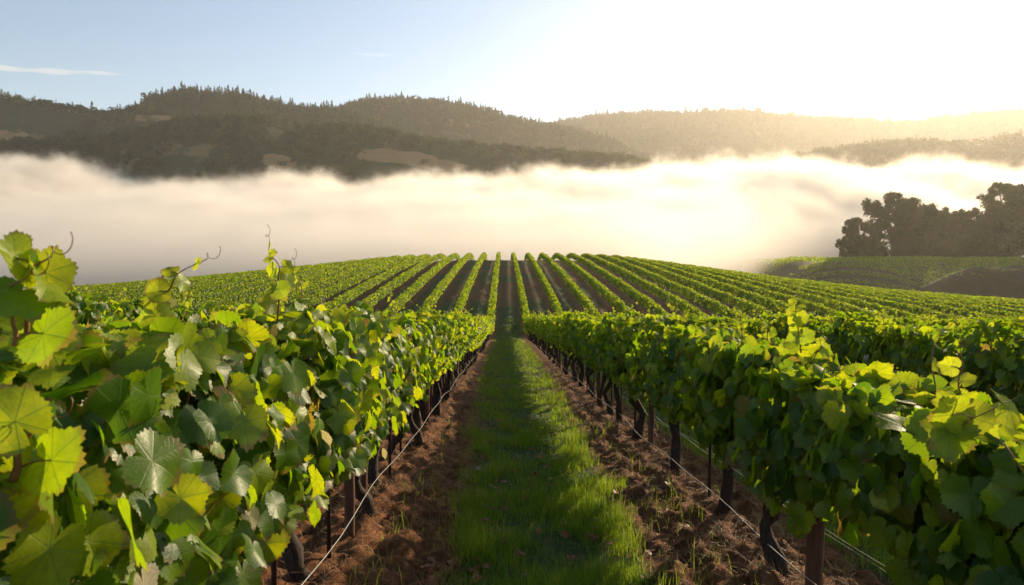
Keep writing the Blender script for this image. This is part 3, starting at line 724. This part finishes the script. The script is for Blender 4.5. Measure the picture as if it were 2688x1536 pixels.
X = rng.uniform(108, 195, n); Y = rng.uniform(165, 212, n); m = fbm(X / 10, Y / 7, 83, 3) > .02; X = X[m]; Y = Y[m]
V, Fq = clump_faces(np.stack([X, Y, mound_z(X, Y) + .12], -1), .3, rng); acc.add(V, Fq)
link('mound_weeds', acc.mesh('mound_weeds', M_grass), kind='stuff', label='patchy weeds on the dark soil mound at the right', cat='weeds')
rng = np.random.default_rng(9); acc = Acc()
dirv = np.array([.42, -.907]); prp = np.array([.907, .42])
for i in range(-34, 40):
    c = np.array([135, 215.]) + prp * i * 4.2
    t = rng.uniform(-75, 75, 2600); P2 = c[None] + t[:, None] * dirv[None] + rng.normal(0, .28, (2600, 1)) * prp[None]
    X, Y = P2[:, 0], P2[:, 1]
    m = (X > 84) & (X < 250) & (Y > 150) & (Y < 246) & (X < .82 * Y)
    X = X[m]; Y = Y[m]; n = len(X)
    if n < 2: continue
    zz = hz2(X, Y) + rng.uniform(.1, 1.35, n)
    V, Fq = clump_faces(np.stack([X, Y, zz], -1), .26, rng); acc.add(V, Fq)
for i in range(14):                                           # upper terrace
    n = 1500; X = rng.uniform(92, 170, n); Y = 262 + i * 4 + rng.normal(0, .4, n)
    V, Fq = clump_faces(np.stack([X, Y, hz2(X, Y) + rng.uniform(.2, 2.0, n)], -1), .3, rng); acc.add(V, Fq)
link('hillside_grapevines', acc.mesh('hillside_grapevines', M_leaf_far), kind='stuff', label='hazy slanting vine rows on the separate slope below the oaks', cat='grapevines')
def oak(px, d, h, wd, seed, label, gaps=.35):
    rg = np.random.default_rng(seed); X = (px - 1255) / F0 * d; z = float(hz2(np.array(X), np.array(float(d)))) - .5
    o = link('oak_tree', None, None, (X, d, z), label, 'tree', 'big oaks on the right')
    at_ = Acc(); V, Fs = tube([[0, 0, -1], [.2, 0, h * .15], [.1, .3, h * .32]], [h * .03, h * .024, h * .02], 10); at_.add(V, Fs)
    al = Acc(); L = 32
    for i in range(L):
        a = rg.uniform(0, 6.28); rr = wd * rg.uniform(.1, .9) ** .7; zz = h * rg.uniform(.10, .84) * (1 - .22 * (rr / wd) ** 2)
        c = np.array([rr * math.cos(a), rr * math.sin(a), zz])
        mid = np.array([c[0] * .4, c[1] * .4, h * .3 + (zz - h * .3) * .45])
        V, Fs = tube([[.1, .3, h * .3], mid, c], [h * .013, h * .008, h * .003], 6); at_.add(V, Fs)
        r0 = wd * rg.uniform(.22, .36)
        for b in range(10):
            dd = rg.normal(0, 1, 3); dd /= np.linalg.norm(dd); cc = c + dd * r0 * rg.uniform(.5, 1.0) * [1, 1, .75]
            n = 100; q = rg.normal(0, 1, (n, 3)); q /= np.linalg.norm(q, axis=1)[:, None]
            V, Fq = clump_faces(cc + q * r0 * rg.uniform(.2, .50, n)[:, None], .36, rg, q); al.add(V, Fq, None, rg.random() * .3)
    link('trunk', at_.mesh('trunk', M_bark, True), o); link('crown', al.mesh('crown', M_wood), o)
oak(2150, 262, 20, 8, 703, 'small low oak at the left end of the oak cluster')
oak(2235, 258, 32, 10, 701, 'tall oak with bright gaps in its crown at the left of the cluster')
oak(2340, 268, 28, 10, 702, 'broad oak second from the left in the cluster')
oak(2430, 262, 24, 10, 704, 'oak in the middle dip of the cluster')
oak(2510, 256, 37, 11, 705, 'tallest oak at the right edge of the photo')
oak(2290, 275, 20, 11, 707, 'lower oak behind, filling the gap after the tall gappy oak')
oak(2385, 280, 19, 11, 708, 'low bushy oak behind the middle of the cluster')
oak(2475, 278, 21, 11, 709, 'bushy oak just left of the tallest oak')
oak(2572, 270, 27, 12, 710, 'rounded oak low between the tallest oak and the edge of the photo')
oak(2610, 262, 42, 13, 706, 'oak cut off by the right edge of the photo')
# ------------------------------------------------------------------ fog bank in the valley
def fog():
    D = 640.0
    top = [(-500, 400), (0, 392), (100, 384), (200, 392), (300, 392), (360, 405), (430, 435), (500, 450), (640, 446), (760, 432), (950, 440), (1080, 432), (1300, 428), (1500, 416), (1680, 396), (1860, 386), (1950, 392), (2050, 408), (2200, 402), (2300, 436), (2400, 444), (2450, 410), (2480, 376), (2548, 400), (3000, 410)]
    x0, x1 = (top[0][0] - 1255) / F0 * D, (top[-1][0] - 1255) / F0 * D; hmax = 120.0
    t = NT('fog_bank'); pos = t.n('NewGeometry').outputs['Position']
    s = t.n('SeparateXYZ', {0: pos}); X, Y, Z = s.outputs
    u = t.mr(X, x0, x1, 0., 1., 'LINEAR')
    fc = t.n('FloatCurve', {'Value': u}); cv = fc.mapping.curves[0]
    pts = [(((p[0] - 1255) / F0 * D - x0) / (x1 - x0), (650 - p[1]) / F0 * D / hmax) for p in top]
    cv.points[0].location = pts[0]; cv.points[1].location = pts[-1]
    for p in pts[1:-1]: cv.points.new(*p)
    fc.mapping.update()
    H = t.math('MULTIPLY', fc.outputs[0], hmax)
    shf = t.mr(t.math('DIVIDE', X, Y), .18, .50, 0., 118.)
    yy = t.mr(Y, t.math('ADD', 140., shf), 560., .0, 1., 'LINEAR')
    Ht = t.math('ADD', -6., t.math('MULTIPLY', yy, t.math('ADD', H, 6.)))
    mp = t.n('Mapping', {'Vector': pos, 'Scale': (1, .8, 1.0)}).outputs[0]
    n1 = t.math('SUBTRACT', t.noise(.022, 7, mp, .66), .62)
    amp = t.math('MULTIPLY', t.math('MULTIPLY', yy, yy), 66.)
    n2 = t.math('MULTIPLY', t.math('SUBTRACT', t.noise(.085, 4, pos, .6), .5), t.math('MULTIPLY', t.math('MULTIPLY', yy, yy), 30.))
    hh = t.math('ADD', n2, t.math('ADD', Ht, t.math('MULTIPLY', n1, amp)))
    d = t.math('DIVIDE', t.math('SUBTRACT', hh, Z), t.math('ADD', 3., t.math('MULTIPLY', yy, 14.)), clamp=True)
    d = t.math('MULTIPLY', d, d)
    back = t.mr(Y, 560., 690., 1., 0.); front = t.mr(t.math('SUBTRACT', Y, shf), 155., 260., 0.0, 1.)
    den = t.math('MULTIPLY', t.math('MULTIPLY', d, t.math('MULTIPLY', back, front)), .06)
    v = t.n('VolumePrincipled', {'Color': (1, .945, .875), 'Density': den, 'Anisotropy': .45})
    t.t.links.new(v.outputs[0], t.out.inputs[1])
    xa, xb = -620., 620.
    V = np.array([(-230, 150, -36), (230, 150, -36), (xb, 690, -36), (xa, 690, -36), (-230, 150, 2), (230, 150, 2), (xb, 690, 125), (xa, 690, 125)], float)
    V[[0, 4], 0] = -260; V[[1, 5], 0] = 90; V[[2, 6], 0] = xb
    F = np.array([[0, 3, 2, 1], [4, 5, 6, 7], [0, 1, 5, 4], [1, 2, 6, 5], [2, 3, 7, 6], [3, 0, 4, 7]])
    me = mesh_np('fog', V, F, t.m)
    return link('fog', me, kind='stuff', label='bright bank of morning fog filling the valley', cat='fog')
FOG = True
try:
    if FOG: fog()
except Exception as e:
    print('FOG', e); raise
# ------------------------------------------------------------------ high thin clouds
def streak(p0, p1, D, th, dens, label):
    a = at(*p0, D); b = at(*p1, D); n = 26; q = np.linspace(0, 1, n)
    P = a[None] * (1 - q)[:, None] + b[None] * q[:, None]; P[:, 2] += th * .4 * np.sin(q * 9)
    V, Fs = tube(P, th * np.sin(np.pi * np.clip(q, .01, .99)) ** .5 * (1 + .25 * np.sin(q * 23)), 10)
    c = P.mean(0); V[:, 1] = c[1] + (V[:, 1] - c[1]) * 5
    t = NT('cloud_vapour'); v = t.n('VolumePrincipled', {'Color': (1, 1, 1), 'Density': dens, 'Anisotropy': .3}); t.t.links.new(v.outputs[0], t.out.inputs[1])
    A = Acc(); A.add(V, Fs); link('cloud_streak', A.mesh('cloud_streak', t.m, True), None, None, label, 'cloud')
streak((-120, 172), (335, 197), 6000, 16, .0035, 'thin white streak of cloud above the far left hill')
streak((880, 144), (1000, 148), 6000, 9, .0015, 'faint short streak of cloud high over the middle hill')
# ------------------------------------------------------------------ haze
def haze():
    t = NT('haze_air'); v = t.n('VolumePrincipled', {'Color': (1, .94, .85), 'Density': .00012, 'Anisotropy': .54})
    t.t.links.new(v.outputs[0], t.out.inputs[1])
    xa, xb, ya, yb, za, zb = -5600, 5600, -40, 6700, -80, 560
    V = np.array([(xa, ya, za), (xb, ya, za), (xb, yb, za), (xa, yb, za), (xa, ya, zb), (xb, ya, zb), (xb, yb, zb), (xa, yb, zb)], float)
    F = np.array([[0, 3, 2, 1], [4, 5, 6, 7], [0, 1, 5, 4], [1, 2, 6, 5], [2, 3, 7, 6], [3, 0, 4, 7]])
    link('haze', mesh_np('haze', V, F, t.m), kind='stuff', label='pale golden haze in the morning air', cat='haze')
HAZE = True
if HAZE: haze()
